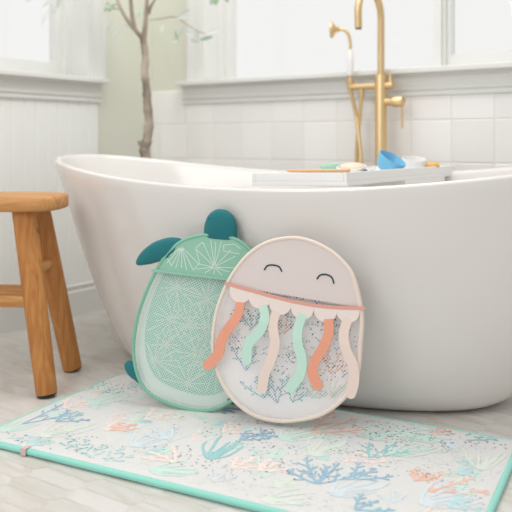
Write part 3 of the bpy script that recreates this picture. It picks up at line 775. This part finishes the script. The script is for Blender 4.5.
def trot(z): return (Matrix.Rotation(TR.y, 3, (TM.to_3x3() @ Vector((0, 1, 0)))) @ Matrix.Rotation(z, 3, 'Z')).to_euler()
M_blue = mat('sky_blue_plastic', '#74b9dc', .4); M_white = mat('milky_plastic', '#eae7e5', .4); M_peach = mat('peach_plastic', '#efd3bd', .5)
M_yel = mat('yellow_plastic', '#eebb62', .45); M_grn = mat('sea_green_plastic', '#9cc9b4', .5); M_org = mat('apricot_plastic', '#e9b88a', .5); M_nav = mat('navy_plastic', '#3a3f63', .5)
def cup(bm, r0, r1, h, w):
    prof = [(r0-.006, 0), (r0, .004), (r0+(r1-r0)*.5, h*.5), (r1, h-.002), (r1-.001, h), (r1-w+.001, h), (r1-w, h-.002), (r0+(r1-r0)*.5-w, h*.5), (r0-w, .008), (r0-w-.004, .005)]
    lathe(bm, prof, 40)
TF = .0125
def stand(px, d):                          # spot on the tray floor: pixel column px at distance d
    x = (px-256)/F*d; O = TM @ Vector((0, 0, TF)); N = TM.to_3x3() @ Vector((0, 0, 1))
    z = O.z-((x-O.x)*N.x+(d-O.y)*N.y)/N.z; return Vector((x, d, z))
# blue cup tipped towards the right
c = bmesh.new(); cup(c, .033, .043, .043, .003)
cu = obj('stacking_cup', c, M_blue); cu.rotation_euler = Vector((0, 0, 1)).rotation_difference(Vector((.42, -.32, .85))).to_euler()
cu.location = stand(386, 2.24)+Vector((0, 0, .016)); tag(cu, 'sky blue plastic cup tipped over on the bath tray', 'cup')
c = bmesh.new(); cup(c, .032, .037, .040, .003)
cu2 = obj('stacking_cup', c, M_white); cu2.rotation_euler = Vector((0, 0, 1)).rotation_difference(Vector((.05, -.22, .97))).to_euler()
cu2.location = stand(413, 2.37)+Vector((0, 0, .008)); tag(cu2, 'milky white plastic cup right of the blue one', 'cup')
c = bmesh.new(); lathe(c, [(.012, 0), (.028, .006), (.038, .018), (.041, .030), (.039, .031), (.034, .020), (.024, .010), (.001, .007)], 36)
bo = obj('scoop_bowl', c, M_white); bo.location = stand(352, 2.08)+Vector((0, 0, .003)); bo.rotation_euler = (math.radians(10), math.radians(-4), 0)
tag(bo, 'small white bowl holding a peach disc, left of the blue cup', 'bowl')
c = bmesh.new(); lathe(c, [(.030, 0), (.033, .003), (.033, .009), (.028, .014), (.012, .0165), (.0005, .017)], 32)
pd = obj('sponge_disc', c, M_peach); pd.location = bo.location+Vector((0, -.002, .0205)); pd.rotation_euler = bo.rotation_euler; tag(pd, 'round peach coloured disc lying in the small white bowl', 'sponge')
# little leaf-like toy behind the bowl
c = bmesh.new()
pts = [(-.035, 0), (-.018, .009), (0, .011), (.018, .012), (.034, .0), (.018, -.008), (0, -.006), (-.018, -.009)]
slabP = [(v.x, v.y) for v in catmull([(a, b, 0) for a, b in pts], True, 4)]; pillow(c, slabP, 0, .006, 5)
lf = obj('fish_toy', c, M_grn); lf.location = stand(332, 2.14)+Vector((0, 0, .030)); lf.rotation_euler = (math.radians(-12), 0, math.radians(-10)); tag(lf, 'flat sea green toy behind the small white bowl', 'toy')
c = bmesh.new(); bmesh.ops.create_uvsphere(c, u_segments=16, v_segments=10, radius=.008); 
nb = obj('ball_toy', c, M_nav); nb.location = stand(365.5, 2.04)+Vector((0, 0, .0075+.009)); tag(nb, 'tiny navy ball between the bowl and the blue cup', 'ball')
c = bmesh.new(); bmesh.ops.create_uvsphere(c, u_segments=16, v_segments=10, radius=.009)
gb = obj('ball_toy', c, M_grn); gb.location = stand(372, 2.07)+Vector((0, 0, .0085+.006)); tag(gb, 'tiny green ball touching the left side of the blue cup', 'ball')
c = bmesh.new(); tube(c, [(-.022, 0, 0), (-.012, 0, .001), (.012, 0, .001), (.022, 0, 0)], [.006, .010, .010, .006], 14)
yb = obj('peg_toy', c, M_yel); yb.location = stand(432, 2.36)+Vector((0, 0, .024)); tag(yb, 'short yellow peg right of the milky white cup', 'toy')
# apricot stick on the near end wall
a, b = TM @ Vector((-.038, -TLN/2+.008, .0384)), TM @ Vector((.150, -TLN/2+.004, .0384))
c = bmesh.new(); d = b-a; tube(c, [d*-.5, d*-.44, d*-.2, d*.5], [.0012, .0035, .0042, .0042], 12)
sk = obj('toy_stick', c, M_org); sk.location = (a+b)/2; tag(sk, 'slim apricot stick lying on the near end of the bath tray', 'stick')

# ------------------------------------------------------------------ brass tub filler
FX, FY = .4428, 2.72
wv = Vector((math.cos(TW), -math.sin(TW), 0)); nv = Vector((math.sin(TW), math.cos(TW), 0))
fa = thing('tub_faucet', 'tall brushed brass floor standing tub faucet with gooseneck spout behind the bathtub', 'faucet', (FX, FY, 0))
bm = bmesh.new(); lathe(bm, [(.050, 0), (.050, .006), (.046, .009), (.024, .010)], 40); obj('floor_flange', bm, M_brass, fa)
bm = bmesh.new(); lathe(bm, [(.0215, .008), (.022, .933), (.021, .937), (.013, .9375)], 40); obj('column', bm, M_brass, fa)
bm = bmesh.new(); R = .087; zc = 1.137; pts = [Vector((0, 0, .92)), Vector((0, 0, 1.0)), Vector((0, 0, 1.06))]
for k in range(0, 25):
    a = math.radians(186*k/24); pts.append(Vector((0, 0, zc))-nv*(R-R*math.cos(a))+Vector((0, 0, R*math.sin(a))))
e = pts[-1]; t = (pts[-1]-pts[-2]).normalized(); pts.append(e+t*.044)
tube(bm, pts, .0128, 20)
obj('spout', bm, M_brass, fa)
bm = bmesh.new(); tube(bm, [e+t*.0435, e+t*.050], .0105, 16); obj('aerator', bm, mat('grey_aerator', '#8d877d', .5, .6), fa)
bm = bmesh.new(); zb = .898
tube(bm, [-wv*.128+Vector((0, 0, zb)), wv*.046+Vector((0, 0, zb))], .0122, 18); obj('crossbar', bm, M_brass, fa)
bm = bmesh.new(); tube(bm, [wv*.036+Vector((0, 0, zb+.008)), wv*.036+Vector((0, 0, zb+.020)), wv*.034+Vector((0, 0, zb+.044)), wv*.034+Vector((0, 0, zb+.052))], [.008, .0055, .004, .0035], 12); obj('diverter_lever', bm, M_brass, fa)
zv = .841
bm = bmesh.new(); tube(bm, [wv*.015+Vector((0, 0, zv)), wv*.046+Vector((0, 0, zv))], .0135, 20); tube(bm, [wv*.046+Vector((0, 0, zv)), wv*.049+Vector((0, 0, zv)), wv*.083+Vector((0, 0, zv)), wv*.086+Vector((0, 0, zv))], [.015, .0188, .0188, .016], 24); obj('valve', bm, M_brass, fa)
bm = bmesh.new(); tube(bm, [wv*.080+Vector((0, 0, zv-.012)), wv*.081+Vector((0, 0, zv-.05)), wv*.081+Vector((0, 0, zv-.094))], [.0042, .0042, .0038], 12); obj('lever', bm, M_brass, fa)
bm = bmesh.new(); cpos = -wv*.122; lathe(bm, [(.010, zb-.010), (.0125, zb-.006), (.0125, zb+.012), (.015, zb+.020), (.015, zb+.026), (.012, zb+.026)], 24, Matrix.Translation(cpos)); obj('cradle', bm, M_brass, fa)
bm = bmesh.new(); hp = -wv*.077; lathe(bm, [(.009, zb-.034), (.010, zb-.03), (.010, zb-.008)], 18, Matrix.Translation(hp)); obj('hose_outlet', bm, M_brass, fa)
# hand shower resting in the cradle, with its hose
hb = Vector((FX, FY, 0))+cpos+Vector((0, 0, zb))
hs = thing('hand_shower', 'brass handheld shower with white handle and crossed hose, resting beside the faucet', 'hand shower', hb)
bm = bmesh.new(); lathe(bm, [(.009, .010), (.0085, .030), (.0075, .036), (.0095, .040), (.0095, .044)], 24); obj('collar', bm, M_brass, hs)
bm = bmesh.new(); lathe(bm, [(.009, .043), (.011, .055), (.0128, .085), (.0128, .105), (.0105, .128), (.0085, .137)], 28); obj('handle', bm, M_cer, hs)['label'] = 'white ceramic handle'
bm = bmesh.new(); hd_ = (-wv*.75 - nv*.35).normalized()
neck = [Vector((0, 0, .134)), Vector((0, 0, .150)), Vector((0, 0, .168))+hd_*.001, Vector((0, 0, .190))+hd_*.006, Vector((0, 0, .205))+hd_*.017, Vector((0, 0, .212))+hd_*.030, Vector((0, 0, .213))+hd_*.046]
tube(bm, [Vector(v) for v in catmull(neck, False, 5)], .0058, 14); obj('neck', bm, M_brass, hs)
bm = bmesh.new(); ax = (hd_+Vector((0, 0, -.05))).normalized(); q = Vector((0, 0, 1)).rotation_difference(ax).to_matrix().to_4x4()
lathe(bm, [(.006, 0), (.011, .002), (.009, .007), (.013, .014), (.024, .022), (.0315, .028), (.0315, .034), (.029, .036), (.001, .0365)], 32, Matrix.Translation(Vector((0, 0, .213))+hd_*.038) @ q); obj('shower_head', bm, M_brass, hs)
bm = bmesh.new()
def hpt(px, py, dd): p = CAM+ray(px, py)*(FY+dd); return p-hb
h0 = Vector((0, 0, -.008)); h1 = hp-cpos+Vector((0, 0, -.032))
loop = [h0, hpt(355.5, 112, .072), hpt(358, 130, .06), hpt(361, 158, .04), hpt(362, 190, .03), hpt(360.5, 220, .04), hpt(357.5, 222, .05), hpt(354.5, 190, .065), hpt(356.5, 158, .075), hpt(357.5, 140, .07), hpt(359.5, 120, .06), h1]
tube(bm, catmull(loop, False, 8), .0074, 12); obj('hose', bm, M_brass, hs)

# ------------------------------------------------------------------ olive tree behind the tub
TX, TY = -.405, 3.02
tr = thing('potted_olive_tree', 'slender potted olive tree with bare trunk standing in the room corner', 'tree', (TX, TY, 0))
bm = bmesh.new(); lathe(bm, [(.085, 0), (.095, .006), (.125, .25), (.130, .256), (.130, .272), (.118, .272), (.114, .245), (.113, .24)], 40); obj('pot', bm, M_pot, tr)
bm = bmesh.new(); lathe(bm, [(.1125, .235), (.05, .243), (.001, .245)], 32); obj('soil', bm, M_soil, tr)
M_bark = mat('grey_brown_bark', '#bdb0a0', .85, bump=.6, bscale=40, var=.35, vscale=22, vcol='#66574a', stretch=(1, 1, .35))
def tp(px, py, d=0): return CAM+ray(px, py)*(TY+d)-Vector((TX, TY, 0))
bm = bmesh.new()
trunk = [Vector((0, 0, .24)), Vector((.004, 0, .42)), tp(147.5, 165), tp(144.5, 150), tp(147, 140), tp(149, 122), tp(147.5, 105), tp(146.5, 88), tp(144.5, 72), tp(145.5, 58), tp(143.8, 44), tp(142.8, 37)]
tk = catmull(trunk, False, 6); rs = []
for i, p in enumerate(tk):
    f = i/len(tk); rs.append((.0245-.0125*f**.8)*(1+.14*math.sin(i*1.7)*math.sin(i*.6)))
tube(bm, tk, rs, 14)
tube(bm, [tp(145, 149), tp(140.5, 144), tp(138.5, 141)], [.014, .009, .005], 10)
obj('trunk', bm, M_bark, tr)
branches = [([tp(143, 39), tp(136, 31), tp(128, 21), tp(121, 9), tp(116, -4), tp(108, -20)], .0125, .006), ([tp(134.5, 29), tp(132.5, 18), tp(131, 5), tp(130, -15), tp(127, -40)], .012, .007),
            ([tp(143.5, 40), tp(145, 28), tp(146, 15), tp(147, -4), tp(146, -40)], .014, .008), ([tp(146, 16), tp(150, 8), tp(156, -2), tp(168, -18)], .010, .005),
            ([tp(116, -4), tp(90, -22), tp(60, -26, -.1), tp(40, -14, -.15)], .006, .003), ([tp(156, -2), tp(180, -16), tp(205, -14), tp(224, -6)], .006, .003),
            ([tp(150, 20, .03), tp(160, 19, .05), tp(175, 17, .06), tp(186, 24, .08), tp(202, 33, .06), tp(212, 31, .05)], .003, .0012), ([tp(121, 9), tp(112, 8), tp(107, 2)], .003, .0015)]
for pts, ra, rb in branches:
    bm = bmesh.new(); q = catmull(pts, False, 6); tube(bm, q, [.78*(ra+(rb-ra)*i/(len(q)-1)) for i in range(len(q))], 10); obj('branch', bm, M_bark, tr)
M_leaf = [mat('olive_leaf_silver', '#d2d8d0', .6), mat('olive_leaf_green', '#a8bfa4', .55)]
bm = bmesh.new(); rl = random.Random(2)
def leaf(p, d, ln, w, mi):
    d = Vector(d).normalized(); s_ = d.cross(Vector((rl.uniform(-.4, .4), 1, rl.uniform(-.4, .4)))).normalized(); n_ = d.cross(s_)
    prev = None
    for i in range(6):
        t = i/5; ww = w*math.sin(PI*min(.98, max(.04, t)))**.8; c_ = p+d*ln*t+n_*.004*math.sin(PI*t)
        cur = [bm.verts.new(c_-s_*ww/2), bm.verts.new(c_-n_*.002), bm.verts.new(c_+s_*ww/2)]
        if prev:
            for k in range(2): bm.faces.new((prev[k], prev[k+1], cur[k+1], cur[k])).material_index = mi
        prev = cur
for px, py, dx, dz, ln, mi, d in ((58, -3, -1, -.55, .075, 0, -.12), (49, 8, -.35, -1, .075, 0, -.12), (62, -6, -.4, -1, .06, 0, -.1), (40, -6, -.9, -.5, .06, 0, -.15), (53, 14, .3, 1, .03, 0, -.12),
        (107, 2, .3, -1, .04, 1, 0), (104, 4, .9, -.6, .04, 1, 0), (110, 8, 1, .5, .035, 1, 0), (108, 6, -.4, -.8, .03, 1, 0), (119, 27, -.6, -.8, .05, 0, .04), (124, 25, 1, -.3, .05, 0, .04), (113, 22, -.5, -.8, .05, 0, .05),
        (176, 18, 1, .25, .05, 0, .06), (183, 24, -.3, -1, .05, 0, .08), (175, 30, .3, -1, .05, 1, .08), (180, 40, -1, -.2, .04, 0, .08), (186, 33, 1, -.1, .05, 0, .08), (193, 28, .5, -1, .05, 0, .06), (200, 40, 1, .25, .055, 1, .05), (190, 40, .9, -.2, .04, 0, .06),
        (206, 33, 1, .2, .05, 0, .05), (164, 25, -.3, -1, .04, 0, .06), (182, 14, 1, .5, .04, 0, .08), (210, -4, .6, -.8, .045, 1, 0), (213, -2, -.3, -.9, .03, 1, 0), (219, -4, -.4, -.9, .04, 1, 0), (225, -4, .3, -.6, .03, 1, 0), (141, 10, -.3, -1, .03, 1, 0), (146, 8, .6, -.7, .03, 1, 0)):
    leaf(tp(px, py, d), (dx, rl.uniform(-.3, .3), dz), ln, .017, mi)
for pts, ra, rb in branches[:6]:
    for p in catmull(pts, False, 5):
        if p.z > 1.33:
            for _ in range(2): leaf(p, (rl.uniform(-1, 1), rl.uniform(-1, 1), rl.uniform(-.4, 1)), rl.uniform(.04, .07), .016, rl.choice((0, 1)))
obj('foliage', bm, M_leaf, tr)

# ------------------------------------------------------------------ light, camera
W = bpy.data.worlds.new('daylight'); bpy.context.scene.world = W; W.use_nodes = True
bg = W.node_tree.nodes['Background']; bg.inputs['Strength'].default_value = 1.0
nt = W.node_tree; tc = nt.nodes.new('ShaderNodeTexCoord'); sx = nt.nodes.new('ShaderNodeSeparateXYZ'); mr = nt.nodes.new('ShaderNodeMapRange'); mr.interpolation_type = 'SMOOTHSTEP'
nt.links.new(tc.outputs['Generated'], sx.inputs[0]); nt.links.new(sx.outputs['Y'], mr.inputs['Value'])
mr.inputs['From Min'].default_value = .1; mr.inputs['From Max'].default_value = -.4
mw = nt.nodes.new('ShaderNodeMix'); mw.data_type = 'RGBA'; nt.links.new(mr.outputs[0], mw.inputs['Factor'])
mw.inputs['A'].default_value = (.865, .862, .852, 1); mw.inputs['B'].default_value = (.58, .58, .578, 1)
mz = nt.nodes.new('ShaderNodeMapRange'); mz.interpolation_type = 'SMOOTHSTEP'; nt.links.new(sx.outputs['Z'], mz.inputs['Value'])
mz.inputs['From Min'].default_value = .28; mz.inputs['From Max'].default_value = .85
mu = nt.nodes.new('ShaderNodeMix'); mu.data_type = 'RGBA'; nt.links.new(mz.outputs[0], mu.inputs['Factor'])
nt.links.new(mw.outputs['Result'], mu.inputs['A']); mu.inputs['B'].default_value = (1.0, .995, .98, 1)
nt.links.new(mu.outputs['Result'], bg.inputs['Color'])
def area(name, loc, tgt, sx, sy, e, col):
    l = bpy.data.lights.new(name, 'AREA'); l.shape = 'RECTANGLE'; l.size = sx; l.size_y = sy; l.energy = e; l.color = col
    o = bpy.data.objects.new(name, l); C.objects.link(o); o.location = loc
    o.rotation_euler = (Vector(tgt)-Vector(loc)).to_track_quat('-Z', 'Y').to_euler(); return o
area('overhead_fill', (.05, 2.25, 2.5), (-.25, 2.9, .7), 1.3, 1.0, 18, (1, .995, .98))  # added fill from above, no real fixture: lifts the back walls
area('left_fill', (-1.7, -.1, 2.2), (-.4, 2.4, .35), 1.4, 1.2, 22, (1, .995, .985))  # added fill with no window behind it, brightens the tub's left end
cam = bpy.data.cameras.new('camera'); cam.lens = 36*F/512; cam.sensor_width = 36; cam.sensor_fit = 'HORIZONTAL'
cam.shift_y = -(256-HZ)/512
cam.dof.use_dof = True; cam.dof.focus_distance = 1.86; cam.dof.aperture_fstop = 2.8; cam.clip_start = .05
co = bpy.data.objects.new('camera', cam); C.objects.link(co); co.location = CAM; co.rotation_euler = (PI/2, 0, 0)
sc = bpy.context.scene; sc.camera = co
sc.view_settings.view_transform = 'Standard'; sc.view_settings.look = 'None'; sc.view_settings.gamma = 1; sc.view_settings.exposure = 0.085
sc.view_settings.use_curve_mapping = False
